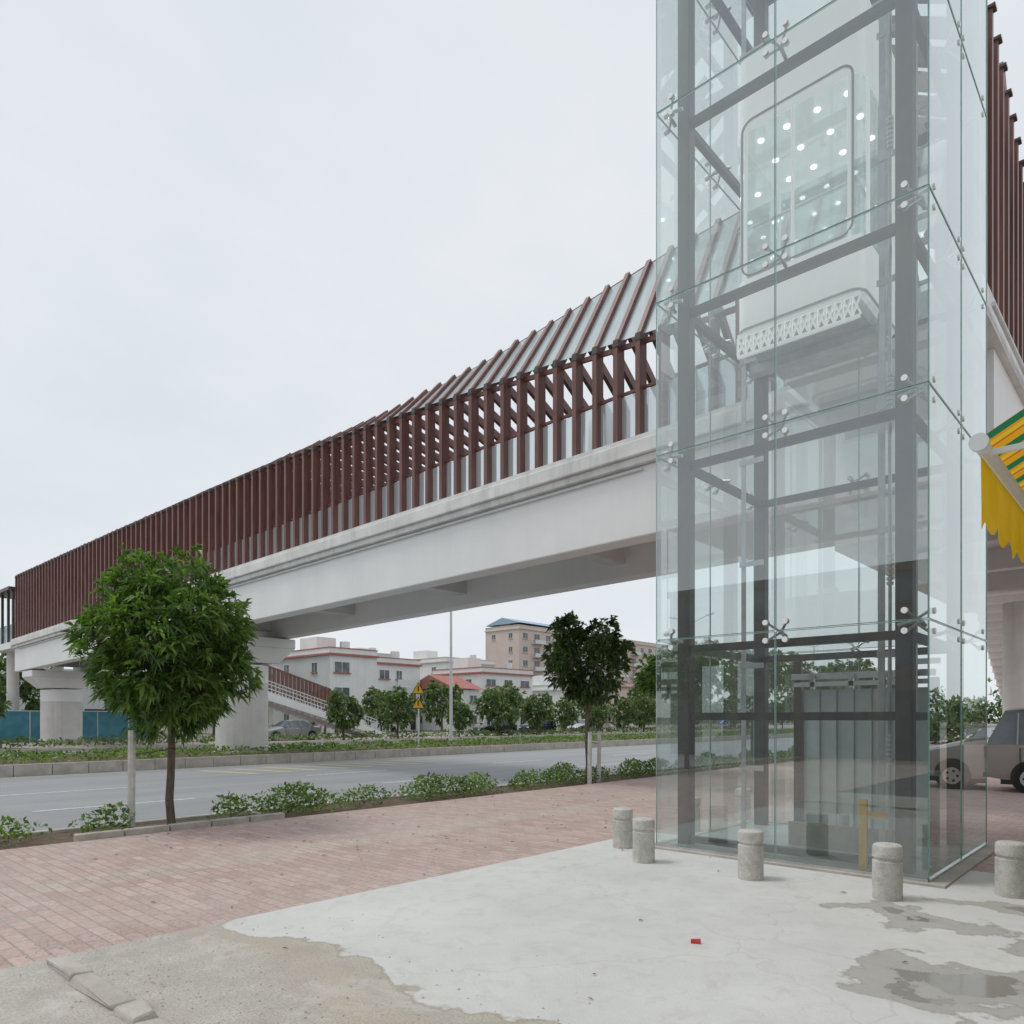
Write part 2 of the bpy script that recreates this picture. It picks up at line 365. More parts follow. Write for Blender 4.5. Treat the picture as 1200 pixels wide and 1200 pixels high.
def tree(name,loc,cz,rad,trunk_r,nclus,nl,ll,mat,seed,lobes=16,wr=.24,stakes=(),rosette=.75,rot=0,lobe_r=.42,even=False):
    rng=np.random.default_rng(seed); T=Obj(name)
    if even:
        i_=np.arange(lobes)+.5; ph=np.arccos(1-2*i_/lobes); th_=math.pi*(1+5**.5)*i_
        Dv=np.stack([np.cos(th_)*np.sin(ph),np.sin(th_)*np.sin(ph),np.cos(ph)],1)+rng.normal(size=(lobes,3))*.16
    else: Dv=rng.normal(size=(lobes,3))
    Dv/=np.linalg.norm(Dv,axis=1,keepdims=True)
    rad=np.array(rad); LC=Dv*rad*(rng.uniform(.56,.76,(lobes,1)) if even else rng.uniform(.35,.72,(lobes,1))); LC[:,2]+=cz
    LR=rng.uniform(.75,1.15,lobes)*lobe_r*rad.mean()
    th=cz-rad[2]*.55; p=Vector((0,0,-.05)); segs=5; pts=[p]
    for i in range(1,segs+1): pts.append(Vector((rng.normal()*.02,rng.normal()*.02,th*i/segs)))
    for i in range(segs): T.cyl('trunk',m_bark,pts[i],pts[i+1],trunk_r*(1.15-.07*i),trunk_r*(1.15-.07*(i+1)),10,False)
    top=pts[-1]
    for i in range(lobes):
        c=Vector(LC[i]); s=top-Vector((0,0,th*.12*rng.random())); mid=s.lerp(c,.5)+Vector((0,0,.08*rng.normal()))
        T.cyl('limbs',m_bark,s,mid,trunk_r*.45,trunk_r*.28,6,False); T.cyl('limbs',m_bark,mid,c,trunk_r*.28,trunk_r*.12,6,False)
    for j,(sx,sy,sh) in enumerate(stakes):
        T.cyl('stake_%d'%(j+1),m_stake,(sx,sy,-.1),(sx+.02,sy,sh),.055,.052,8)
        T.beam('tie',m_bark,(sx,sy,sh*.75),(0,0,sh*.8),.025,.012)
    li=rng.integers(0,lobes,nclus); d=rng.normal(size=(nclus,3)); d/=np.linalg.norm(d,axis=1,keepdims=True)
    rr=LR[li][:,None]*rng.uniform(.35,1.08,(nclus,1))**.6
    P=LC[li]+d*rr
    outw=P-np.array([0,0,cz-.3*rad[2]]); outw/=np.linalg.norm(outw,axis=1,keepdims=True)
    for i in range(0,nclus,5):
        T.cyl('twigs',m_bark,Vector(LC[li[i]]),Vector(P[i]),trunk_r*.1,trunk_r*.05,4,False)
    e=T.done(loc,rot)
    C=np.repeat(P,nl,0)+rng.normal(size=(nclus*nl,3))*ll*.18
    Dd=np.repeat(outw,nl,0)*.8+rng.normal(size=(nclus*nl,3))*rosette+np.array([0,0,.15])
    leaves('foliage',C,Dd,rng.uniform(.7,1.2,nclus*nl)*ll,wr,mat,e,rng,.35)
    return e
tree('mango_tree',(-11.05,4.62,0),2.66,(1.27,1.27,1.36),.055,1350,13,.175,m_leaf1,5,lobes=30,wr=.28,stakes=((-.05,-.55,1.42),),rosette=.7,even=True,lobe_r=.35)
tree('street_tree',(-10.95,14.75,0),3.1,(1.12,1.12,1.22),.06,560,12,.17,m_leaf2,8,lobes=15,wr=.4,stakes=((.25,-.25,1.25),(.1,.35,1.25)),even=True,lobe_r=.4)
for i,(yy,s) in enumerate(((19.6,.95),(24.4,1.05),(29.5,1.0),(35,1.1),(41,1.0),(-4,1.0))):
    if i==0: src=tree('street_tree',(-11,yy,0),3.0,(1.25,1.25,1.25),.07,420,12,.19,m_leaf1,12,lobes=14,wr=.4)
    else: inst(src,(-11,yy,0),i*1.3,s)
rng=np.random.default_rng(4)
fa=tree('far_street_tree',(-44.3,35.5,0),2.3,(1.8,1.8,1.5),.08,230,10,.34,m_leaf3,21,lobes=12,wr=.5,even=True)
fb=tree('far_street_tree',(-44.3,30.6,0),2.1,(1.2,1.2,1.4),.08,200,10,.32,m_leaf3,22,lobes=11,wr=.5,even=True)
yy=42
while yy<130:
    inst(fa if rng.random()<.6 else fb,(-44.3+rng.normal()*.3,yy,0),rng.random()*6,rng.uniform(.85,1.2)); yy+=rng.uniform(3.4,5.6)
for yy in (3,9): inst(fb,(-46,yy,0),yy,1.2)
for i,(x,y,s) in enumerate(((-60,6,1.6),(-62,14,1.7),(-61,22,1.6),(-63,30,1.5),(-61,40,1.3),(-62,56,1.5),(-60,-4,2.0),(-62,66,1.5),(-60,82,1.6),(-58,92,1.8),(-57,104,2.0),(-60,46,1.2))):
    inst(fa if i%2 else fb,(x,y,0),i,s)
def hedge(name,x0,x1,y0,y1,z0,h,n,ll,mat,seed,patch=.0,wr=.45):
    rng=np.random.default_rng(seed); e=bpy.data.objects.new(name,None); COL.objects.link(e)
    x=rng.uniform(x0,x1,n); y=rng.uniform(y0,y1,n)
    f=.5+.28*np.sin(y*1.7+seed)+.22*np.sin(y*4.3+2*seed+x*3)
    keep=rng.random(n)<np.clip(1-patch+ (f-.5)*patch*2.2,0,1); x=x[keep];y=y[keep];f=f[keep]
    edge=np.clip(1-((x-(x0+x1)/2)/((x1-x0)/2))**4,.25,1)
    z=z0+h*(.45+.6*f)*edge*rng.uniform(.0,1,len(x))**.6
    C=np.stack([x,y,z],1); D=rng.normal(size=C.shape); D[:,2]=abs(D[:,2])*.8+.2
    leaves('foliage',C,D,rng.uniform(.7,1.3,len(x))*ll,wr,mat,e,rng,.15); return e
hedge('shrub_bed',-11.55,-10.75,5.4,32,-.03,.50,26000,.085,m_leafh,3,.5)
hedge('shrub_bed',-11.6,-10.7,-1,4.0,-.03,.45,4200,.09,m_leafh,6,.5)
hedge('median_hedge',-30.9,-25.8,-10,100,.17,.30,36000,.16,m_leafh,9,.3)
hedge('far_hedge',-45.2,-43.2,-5,100,0,.6,9000,.25,m_leaf3,15,.2)
def treeline(name,x0,x1,y0,y1,h,n,seed,ll=1.0):
    rng=np.random.default_rng(seed); e=bpy.data.objects.new(name,None); COL.objects.link(e)
    t=rng.random(n); w=rng.normal(size=n)*2
    x=x0+(x1-x0)*t+w*.5; y=y0+(y1-y0)*t+w*.5
    ln=math.hypot(x1-x0,y1-y0); f=.6+.25*np.sin(t*ln*.35)+.15*np.sin(t*ln*1.1+1)
    z=h*f*rng.random(n)**.7
    C=np.stack([x,y,z],1); D=rng.normal(size=C.shape); D[:,2]+=.3
    leaves('foliage',C,D,rng.uniform(.6,1.3,n)*ll,.5,m_leaf3,e,rng,.1)
treeline('distant_treeline',-110,60,230,260,11,12000,1,1.3)
treeline('distant_treeline',-100,-100,-40,230,7,9000,2,1.0)
treeline('distant_treeline',4,9,60,220,7,8000,5,.9)
treeline('distant_treeline',-6,14,48,52,5,5000,7,.5)

# ------------------------------------------------------------------ footbridge
def deck(x): return 7.2-.0187*((-x)-7.8)
XA,XB=-2.08,-53.6
Y0,Y1=12.8,16.6
br=Obj('footbridge')
def sb(p,mat,x0,x1,y0,y1,d0,d1):
    br.hexa(p,mat,[(x0,y0,deck(x0)+d0),(x1,y0,deck(x1)+d0),(x1,y1,deck(x1)+d0),(x0,y1,deck(x0)+d0),
                   (x0,y0,deck(x0)+d1),(x1,y0,deck(x1)+d1),(x1,y1,deck(x1)+d1),(x0,y1,deck(x0)+d1)])
sb('deck_slab',m_deckedge,XB,XA,Y0-.22,Y1+.22,-.30,0)
sb('deck_slab',m_deckedge,XB,XA,Y0-.13,Y1+.13,-.46,-.302)
sb('deck_upstand',m_deckedge,XB,XA,Y0-.18,Y0-.02,.002,.10)
sb('deck_upstand',m_deckedge,XB,XA,Y1+.02,Y1+.18,.002,.10)
sb('girders',m_white,XB,XA-.01,Y0-.0,Y0+.55,-1.9,-.462)
sb('girders',m_white,XB,XA-.01,Y1-.55,Y1,-1.9,-.462)
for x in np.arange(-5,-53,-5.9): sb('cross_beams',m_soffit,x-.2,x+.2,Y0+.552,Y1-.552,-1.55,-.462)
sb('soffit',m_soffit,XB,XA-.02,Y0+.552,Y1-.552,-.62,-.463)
sb('walkway',m_farpave,XB+.1,XA-.1,Y0+.3,Y1-.3,.002,.02)
br.cyl('drain_pipe',m_pole,(XA-6,Y0-.05,deck(XA-6)-.55),(XB+1,Y0-.05,deck(XB+1)-.55),.025,n=8)
ts=[-5.5,0,4,6,10.2,18,30,46]
kk=lambda t:float(np.interp(t,ts,[9.25,9.45,9.72,9.85,10.12,10.28,10.36,10.4]))
rr_=lambda t:float(np.interp(t,ts,[12.3,11.85,11.30,11.0,10.6,10.38,10.42,10.46]))
ww=lambda t:float(np.interp(t,ts,[1.5,1.3,1.15,1.0,.7,.25,.12,.12]))
kb=lambda t:float(np.interp(t,ts,[9.3,9.6,9.9,10.0,10.1,9.9,9.7,9.5]))
x=XA-.15; prev=None; rj=random.Random(8)
while x>XB+.1:
    t=(-x)-7.8; z0=deck(x)+.0
    j=rj.uniform(-.008,.008)
    br.box('slats',m_slat,x-.055+j,x+.055+j,Y0+.0,Y0+.26,z0+.003,kk(t))
    br.box('slats',m_slat,x-.055,x+.055,Y1-.26,Y1,z0+.003,kb(t))
    kn=(x,Y0+.13,kk(t)-.06); rd=(x,Y0+.13+ww(t),rr_(t)+rj.uniform(-.02,.02)); bk=(x,Y1-.13,kb(t)-.05)
    br.beam('rafters',m_slat,kn,rd,.11,.24,(0,-1,.5)); br.beam('rafters',m_slat,(x,rd[1],rd[2]-.04),bk,.105,.22,(0,.3,1))
    br.box('knee_plates',m_bronze,x-.062,x+.062,Y0-.012,Y0+.1,kk(t)-.16,kk(t)-.04)
    cur=(x,t,z0)
    if prev:
        px,pt,pz=prev
        def q(part,mat,A,B,C_,D_): br.quad(part,mat,[A,B,C_,D_])
        q('roof_glass',m_roofglass,(px-.055,Y0+.12,kk(pt)),(x+.055,Y0+.12,kk(t)),(x+.055,Y0+.12+ww(t),rr_(t)+.045),(px-.055,Y0+.12+ww(pt),rr_(pt)+.045))
        q('guard_glass',m_railglass,(px-.055,Y0+.17,pz+.12),(x+.055,Y0+.17,z0+.12),(x+.055,Y0+.17,z0+1.15),(px-.055,Y0+.17,pz+1.15))
        q('guard_glass',m_railglass,(px-.055,Y1-.17,pz+.12),(x+.055,Y1-.17,z0+.12),(x+.055,Y1-.17,z0+1.15),(px-.055,Y1-.17,pz+1.15))
        br.beam('rails',m_slat,(px-.055,Y0+.17,pz+1.2),(x+.055,Y0+.17,z0+1.2),.05,.06)
        br.beam('rails',m_slat,(px-.055,Y0+.13+ww(pt),rr_(pt)-.02),(x+.055,Y0+.13+ww(t),rr_(t)-.02),.07,.10)
        br.beam('rails',m_slat,(px-.055,Y0+.2,kk(pt)-.12),(x+.055,Y0+.2,kk(t)-.12),.06,.10)
    prev=cur; x-=.545
for a,r in ((28.4,1.02),(51.2,1.12)):
    dz=deck(-a)-1.9
    br.lathe('piers',m_pier,[(r*1.0,-.15),(r,dz-1.25)],-a,14.7,36)
    br.lathe('pier_heads',m_white,[(r+.003,dz-1.9),(r+.003,dz-1.2)],-a,14.7,36)
    br.hexa('pier_caps',m_white,[(-a-.95,13.6,dz-1.1),(-a+.95,13.6,dz-1.1),(-a+.95,15.8,dz-1.1),(-a-.95,15.8,dz-1.1),
        (-a-1.0,12.85,dz-.45),(-a+1.0,12.85,dz-.45),(-a+1.0,16.55,dz-.45),(-a-1.0,16.55,dz-.45)])
    br.box('pier_caps',m_white,-a-1.0,-a+1.0,12.85,16.55,dz-.447,dz-.06)
    br.box('bearings',m_black,-a-.5,-a+.5,13.0,13.35,dz-.06,dz); br.box('bearings',m_black,-a-.5,-a+.5,16.05,16.4,dz-.06,dz)
    br.lathe('pier_plinths',m_kerb,[(r+.12,-.14),(r+.12,.22),(r+.02,.28)],-a,14.7,36)
br.box('far_landing',m_white,-58,-53.62,12.6,16.9,5.9,6.3)
br.box('far_canopy',m_bronze,-58,-53.7,12.5,17.0,9.55,9.75)
for xx in (-57.8,-56.4,-55,-53.9):
    for y_ in (12.8,16.6): br.box('far_canopy_posts',m_bronze,xx-.07,xx+.07,y_-.07,y_+.07,6.3,9.55)
br.box('far_landing_glass',m_railglass,-57.8,-53.8,12.86,12.88,6.4,7.5)
for y_ in (13.4,16.0): br.lathe('far_landing_columns',m_pier,[(.35,-.1),(.35,5.9)],-56.5,y_,20)
DZ=7.2
WX0,WX1=-5.7,-2.08
br.box('wing_deck',m_deckedge,WX0-.1,WX1+.14,Y1+.23,30,DZ-.35,DZ-.003)
br.box('wing_deck',m_deckedge,WX1+.002,WX1+.2,10.9,Y1+.228,DZ-.35,DZ+.06)
br.box('wing_girders',m_white,WX1-.45,WX1+.0,Y1+.24,30,DZ-1.9,DZ-.352)
br.box('wing_girders',m_white,WX0,WX0+.45,Y1+.24,30,DZ-1.9,DZ-.352)
br.box('wing_girders',m_white,WX1-.001,WX1+.10,12.3,Y1+.20,DZ-1.85,DZ-.352)
br.box('wing_soffit',m_soffit,WX0+.452,WX1-.452,Y1+.24,30,DZ-.9,DZ-.4)
for y_ in (20,24,28): br.box('wing_soffit',m_soffit,WX0+.452,WX1-.452,y_,y_+.4,DZ-1.5,DZ-.902)
br.box('lift_gallery',m_soffit,-4.6,-2.14,10.74,12.56,DZ-.35,DZ-.01)
br.cyl('wing_pipe',m_pole,(WX1+.27,11.2,DZ-.25),(WX1+.27,18,DZ-.25),.03,n=10)
y=11.0
while y<30:
    top=float(np.interp(y,[11,12,15.5,20,30],[11.7,11.2,10.25,10.0,9.8]))
    br.box('wing_slats',m_slat,WX1-.1,WX1+.16,y-.055,y+.055,DZ+.065,top)
    br.box('wing_slat_caps',m_bronze,WX1-.12,WX1+.2,y-.07,y+.07,top,top+.04)
    br.beam('wing_rafters',m_slat,(WX1-.1,y,top-.1),(WX1-1.6,y,top+.9),.1,.22)
    y+=.42
br.lathe('wing_columns',m_pier,[(.45,-.1),(.45,DZ-1.9)],-3.9,28.5,28)
for i in range(28):
    yy0=30+i*.42; z=DZ-(i+1)*.16*1.6
    br.box('near_stair',m_white,WX0,WX1,yy0,yy0+.44,max(z-.45,0),max(z,.02))
br.done(bevel={'deck_slab':.02,'girders':.03,'pier_caps':.03})

st=Obj('far_stairway')
XS0,XS1=-52.4,-49.6
y0,z0,y1,z1=16.9,6.35,38.5,0.0
n=42
for i in range(n):
    ya=y0+(y1-y0)*i/n; yb=y0+(y1-y0)*(i+1)/n; z=z0+(z1-z0)*(i+1)/n
    st.box('treads',m_soffit,XS0+.12,XS1-.12,ya,yb+.02,max(z-.28,0),z+.0)
def zz(y): return z0+(z1-z0)*(y-y0)/(y1-y0)
for xs in (XS0,XS1-.12):
    st.hexa('stringers',m_white,[(xs,y0,z0-.5),(xs+.12,y0,z0-.5),(xs+.12,y1,z1-.1),(xs,y1,z1-.1),(xs,y0,z0+.3),(xs+.12,y0,z0+.3),(xs+.12,y1,z1+.3),(xs,y1,z1+.3)])
    yy=y0
    while yy<y1:
        st.box('balusters',m_pole,xs+.04,xs+.07,yy,yy+.03,zz(yy)+.28,zz(yy)+1.15); yy+=.3
    for dz in (1.15,.9): st.beam('handrails',m_pole,(xs+.06,y0,z0+dz),(xs+.06,y1,z1+dz),.06,.06)
yy=y0
while yy<35:
    st.box('slats',m_slat,XS0-.3,XS0-.02,yy-.08,yy+.08,zz(yy)-.2,zz(yy)+2.9); yy+=.36
st.beam('slat_rail',m_slat,(XS0-.1,y0,z0+2.9),(XS0-.1,35,zz(35)+2.9),.1,.14)
for yc in (22,28): st.lathe('columns',m_pier,[(.28,-.1),(.28,zz(yc)-.4)],-51,yc,18)
st.done()

# ------------------------------------------------------------------ glass lift tower
ft=Obj('glass_lift_tower')
A0,A1=1.8,4.8; B0,B1=7.88,10.7; TOP=12.3
x0,x1=-A1,-A0
levels=[0.03,2.55,4.82,6.71,9.05,11.2,TOP]
gap=.007
xm=(x0+x1)/2; ym=(B0+B1)/2
for i in range(len(levels)-1):
    za,zb=levels[i]+gap,levels[i+1]-gap
    for (xa,xb) in ((x0+.004,xm-gap),(xm+gap,x1-.004)):
        for yb_,nm in ((B0,'front_glass'),(B1,'rear_glass')):
            if nm=='rear_glass' and xa>xm and i in(0,): continue
            o1=random.uniform(-.002,.002); o2=random.uniform(-.002,.002)
            ft.quad(nm,m_glass,[(xa,yb_+o1,za),(xb,yb_+o2,za),(xb,yb_-o1,zb),(xa,yb_-o2,zb)])
            for e0 in (xa,xb): ft.box('pane_edges',m_edgeglass,e0-.004,e0+.004,yb_+.004,yb_+.014,za,zb)
            for ez in (za,zb): ft.box('pane_edges',m_edgeglass,xa+.004,xb-.004,yb_+.004,yb_+.014,ez-.004,ez+.004)
    for (ya,yb_) in ((B0+.016,ym-gap),(ym+gap,B1-.014)):
        for xx,nm in ((x1,'right_glass'),(x0,'left_glass')):
            ft.quad(nm,m_glass,[(xx,ya,za),(xx,yb_,za),(xx,yb_,zb),(xx,ya,zb)])
            for e0 in (ya,yb_): ft.box('pane_edges',m_edgeglass,xx-.006,xx+.006,e0-.0035,e0+.0035,za,zb)
            for ez in (za,zb): ft.box('pane_edges',m_edgeglass,xx-.006,xx+.006,ya+.004,yb_-.004,ez-.003,ez+.003)
cx=(-4.56,-2.08); cy=(8.2,10.4)
for X in cx:
    for Y in cy: ft.box('columns',m_bronze,X-.08,X+.08,Y-.08,Y+.08,.02,TOP)
ft.box('columns',m_bronze,-4.07,-3.97,10.35,10.45,.02,2.40)
for z in (2.45,4.72,6.61,8.95,11.1):
    for Y in cy: ft.box('ring_beams',m_bronze,cx[0]+.082,cx[1]-.082,Y-.04,Y+.04,z-.05,z+.04)
    for X in cx: ft.box('ring_beams',m_bronze,X-.04,X+.04,cy[0]+.082,cy[1]-.082,z-.05,z+.04)
ft.box('ring_beams',m_bronze,cx[0]+.082,cx[1]-.082,cy[0]-.04,cy[0]+.04,1.57,1.66)
ft.box('ring_beams',m_bronze,cx[1]-.04,cx[1]+.04,cy[0]+.082,cy[1]-.082,1.57,1.66)
ft.box('ring_beams',m_bronze,cx[0]+.082,cx[1]-.082,cy[0]-.04,cy[0]+.04,.06,.14)
def mid_sign(px,py,nx,ny):
    tx,ty=-ny,nx
    return 1 if ((xm-px)*tx+(ym-py)*ty)>0 else -1
def spider(px,py,z,nx,ny,mid=True):
    inx,iny=-nx,-ny; tx,ty=-ny,nx
    bx,by=px+inx*.16,py+iny*.16
    ft.cyl('spider_hubs',m_steel,(bx,by,z),(px+inx*.30,py+iny*.30,z-.03),.022,n=10)
    for s in ((-1,1) if mid else (mid_sign(px,py,nx,ny),)):
        for v in (-1,1):
            ex,ey,ez=px+tx*s*.11,py+ty*s*.11,z+v*.10
            ft.cyl('spider_arms',m_steel,(bx,by,z),(ex+inx*.05,ey+iny*.05,ez),.014,n=8)
            ft.cyl('spider_discs',m_cab,(ex+inx*.05,ey+iny*.05,ez),(ex+nx*.012,ey+ny*.012,ez),.031,n=14)
for z in levels[1:-1]:
    spider(xm,B0,z,0,-1); spider(xm,B1,z,0,1); spider(x0+.10,B0,z,0,-1,False); spider(x1-.10,B0,z,0,-1,False)
    spider(x0,ym,z,-1,0); spider(x1,ym,z,1,0); spider(x1,B0+.12,z,1,0,False); spider(x1,B1-.12,z,1,0,False); spider(x0,B1-.12,z,-1,0,False); spider(x0,B0+.12,z,-1,0,False)
ft.box('base_slab',m_kerb,x0-.12,x1+.16,B0-.10,B1+.14,-.005,.024)
ft.box('pit_floor',m_frost,x0+.05,x1-.05,B0+.05,B1-.05,.0245,.035)
ft.box('base_angle',m_steel,x0,x1,B0-.02,B0+.02,.024,.05)
ft.box('base_angle',m_steel,x1-.02,x1+.02,B0+.021,B1,.024,.05)
for i in range(7):
    xa=-3.86+i*.22; ft.box('landing_doors',m_frost,xa,xa+.205,10.2,10.24,.12,1.98)
    ft.box('door_ribs',m_steel,xa+.206,xa+.219,10.17,10.25,.12,1.98)
ft.box('door_jambs',m_bronze,-3.96,-3.885,10.14,10.27,.04,2.1); ft.box('door_jambs',m_bronze,-2.3,-2.22,10.14,10.27,.04,2.1)
ft.box('door_header',m_galv,-4.0,-2.25,10.1,10.22,2.12,2.2); ft.box('door_header',m_galv,-3.95,-2.3,10.05,10.13,2.02,2.08)
for xx in (-3.7,-3.2,-2.8,-2.45): ft.cyl('door_rollers',m_steel,(xx,10.02,2.15),(xx,10.1,2.15),.045,n=12); ft.box('door_hangers',m_steel,xx-.03,xx+.03,10.05,10.09,1.98,2.12)
ft.box('door_sill',m_kerb,-3.95,-2.25,9.95,10.3,.035,.11)
ft.box('pit_wall',m_kerb,-3.6,-2.3,9.0,9.06,.036,.32)
for X,Y in ((-2.42,8.62),(-2.42,9.95),(-4.32,9.3)):
    ft.box('guide_rails',m_galv,X-.03,X+.03,Y-.008,Y+.008,.05,TOP); ft.box('guide_rails',m_galv,X-.006,X+.006,Y+.009,Y+.06,.05,TOP)
    z=.9
    while z<TOP-.3: ft.box('rail_brackets',m_galv,X-.05,X+.28,Y-.02,Y-.01,z,z+.07); z+=1.35
for dx in (0,.05,.1,.15): ft.cyl('cables',m_galv,(-2.62-dx*.5,9.3+dx,.3),(-2.62-dx*.5,9.3+dx,TOP),.006,n=6)
ft.cyl('conduit',m_steel,(-2.28,8.4,.1),(-2.28,8.4,TOP),.018,n=8)
for z in (1.1,3.0,4.9,7.6):
    for q_ in range(7): ft.cyl('spring_sleeve',m_cab,(-2.28,8.4,z+q_*.05),(-2.28,8.4,z+.03+q_*.05),.034,n=10)
ft.cyl('buffer',m_galv,(-3.05,9.3,.036),(-3.05,9.3,.42),.07,n=14)
ft.box('yellow_post',m_yellow,-2.46,-2.385,7.97,8.02,.03,.76); ft.box('yellow_arm',m_yellow,-2.384,-2.2,7.98,8.01,.58,.64)
ft.box('tower_roof',m_bronze,x0-.05,x1+.05,B0-.05,B1+.05,TOP,TOP+.15)
def rrect(xa,xb,ya,yb,r,n=7):
    P=[]
    for cx_,cy_,s in ((xb-r,yb-r,0),(xa+r,yb-r,90),(xa+r,ya+r,180),(xb-r,ya+r,270)):
        for i in range(n+1):
            t=math.radians(s+90*i/n); P.append((cx_+r*math.cos(t),cy_+r*math.sin(t)))
    return P
CX0,CX1,CY0,CY1=-4.18,-2.66,8.75,10.15
G0,G1=7.08,8.92
ft.ext('cab_base',m_cabglow,rrect(CX0,CX1,CY0,CY1,.16),6.44,G0)
ft.ext('cab_top',m_cabglow,rrect(CX0,CX1,CY0,CY1,.16),G1,9.85)
ft.ext('cab_trim_bands',m_galv,rrect(CX0-.012,CX1+.012,CY0-.012,CY1+.012,.17),6.44,6.47)
for lx in (-3.95,-3.62,-3.25,-2.9):
    for ly in (9.0,9.45,9.9): ft.cyl('cab_downlights',m_lamp,(lx,ly,G1-.012),(lx,ly,G1-.002),.035,n=12)
P=rrect(CX0+.01,CX1-.01,CY0+.01,CY1-.01,.15)
for i in range(len(P)):
    a_,b_=P[i],P[(i+1)%len(P)]
    ft.quad('cab_glass',m_cabglass,[(a_[0],a_[1],G0+.001),(b_[0],b_[1],G0+.001),(b_[0],b_[1],G1-.001),(a_[0],a_[1],G1-.001)])
for X,Y in ((CX0+.14,CY0),(CX1-.14,CY0),(CX0,CY0+.2),(CX1,CY0+.2),(CX1,CY1-.2),(CX0,CY1-.2),(xm-.15,CY0)):
    ft.cyl('cab_mullions',m_cabglow,(X,Y,G0),(X,Y,G1),.022,n=8)
ft.cyl('cab_handrail',m_steel,(CX0+.2,CY0+.1,7.75),(CX1-.2,CY0+.1,7.75),.022,n=8); ft.cyl('cab_handrail',m_steel,(CX1-.1,CY0+.2,7.75),(CX1-.1,CY1-.2,7.75),.022,n=8)
m_trim=mottled('cab_window_trim',(.30,.32,.32),(.38,.40,.40),3,.4,0)
def trim(xa,xb,za,zb,y,r=.14):
    pts=rrect(xa,xb,za,zb,r,6)
    for i in range(len(pts)):
        p_,q_=pts[i],pts[(i+1)%len(pts)]; ft.cyl('window_trims',m_trim,(p_[0],y,p_[1]),(q_[0],y,q_[1]),.014,n=6)
trim(CX0+.1,CX1-.1,G0+.02,G1+.12,CY0-.012)
ft.ext('cab_underframe',m_galv,rrect(CX0+.08,CX1-.08,CY0+.08,CY1-.08,.1),6.28,6.439)
ft.box('skirt_rails',m_cabglow,CX0+.03,CX1-.03,CY0-.0,CY0+.03,6.38,6.42); ft.box('skirt_rails',m_cabglow,CX0+.03,CX1-.03,CY0-.0,CY0+.03,6.12,6.16)
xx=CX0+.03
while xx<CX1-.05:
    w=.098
    ft.beam('skirt_lattice',m_cabglow,(xx,CY0+.015,6.16),(xx+w,CY0+.015,6.38),.024,.02,(0,1,0)); ft.beam('skirt_lattice',m_cabglow,(xx,CY0+.018,6.38),(xx+w,CY0+.018,6.16),.024,.02,(0,1,0))
    ft.box('skirt_lattice',m_cabglow,xx-.010,xx+.010,CY0,CY0+.03,6.16,6.38); xx+=w
ft.box('skirt_back',m_trim,CX0+.1,CX1-.1,CY0+.10,CY0+.12,6.14,6.275)
ft.box('car_frame',m_galv,CX0-.09,CX1+.09,9.35,9.5,6.16,6.275); ft.box('car_frame',m_galv,CX1+.02,CX1+.09,9.37,9.48,6.28,9.95); ft.box('car_frame',m_galv,CX0-.09,CX0-.02,9.37,9.48,6.28,9.95)
ft.box('car_frame',m_galv,CX0-.09,CX1+.09,9.35,9.5,9.951,10.1)
ft.done(bevel={'columns':.012})

# ------------------------------------------------------------------ bollards
bo=Obj('stone_bollard')
bo.lathe('post',m_bollard,[(.122,-.01),(.122,.335),(.108,.345),(.108,.362),(.122,.372),(.122,.455),(.117,.472),(.10,.484),(.06,.49)],0,0,32)
b0=bo.done((-5.1,7.6,0))
for a,b in ((4.42,7.0),(3.17,6.98),(1.93,7.03),(1.14,7.88),(5.12,9.35),(5.12,11.0),(4.0,11.8),(1.1,9.6)): inst(b0,(-a,b,0),a)

# ------------------------------------------------------------------ awning + shop
def cloth(name,colf):
    m,nt,out=newmat(name); v=coords(nt); c=colf(nt,v)
    d=N(nt,'ShaderNodeBsdfDiffuse'); t=N(nt,'ShaderNodeBsdfTranslucent'); L(nt,c,d.inputs[0]); L(nt,c,t.inputs[0])
    mx=N(nt,'ShaderNodeMixShader'); mx.inputs[0].default_value=.45; L(nt,d.outputs[0],mx.inputs[1]); L(nt,t.outputs[0],mx.inputs[2]); L(nt,mx.outputs[0],out.inputs[0]); return m
def f_str(nt,v):
    sep=N(nt,'ShaderNodeSeparateXYZ'); L(nt,v,sep.inputs[0])
    f=math_(nt,'FRACT',math_(nt,'MULTIPLY',sep.outputs[1],2.6))
    r=N(nt,'ShaderNodeValToRGB'); r.color_ramp.interpolation='CONSTANT'; e=r.color_ramp.elements
    e[0].position=0; e[0].color=(.03,.20,.09,1); e[1].position=.3; e[1].color=(.78,.36,.03,1)
    for pos,c in ((.42,(.80,.56,.05,1)),(.62,(.66,.14,.03,1)),(.7,(.78,.42,.03,1))):
        k_=e.new(pos); k_.color=c
    L(nt,f,r.inputs[0]); return r.outputs[0]
m_str=cloth('striped_canvas',f_str); m_ycan=cloth('yellow_canvas',lambda nt,v: ramp(nt,noise(nt,v,5),.3,.7,(.78,.48,.02),(.88,.58,.05)))
aw=Obj('shop_awning'); ax=-.93; az=3.30; ay0,ay1=5.38,9.4
n=60
for i in range(n):
    ya=ay0+(ay1-ay0)*i/n; yb_=ay0+(ay1-ay0)*(i+1)/n
    sa=.02*math.sin(ya*9); sb_=.02*math.sin(yb_*9)
    aw.quad('canvas',m_str,[(ax,ya,az+.06),(ax,yb_,az+.06),(ax+1.45,yb_,az+.85+sb_),(ax+1.45,ya,az+.85+sa)])
V=[];F=[]; n=160
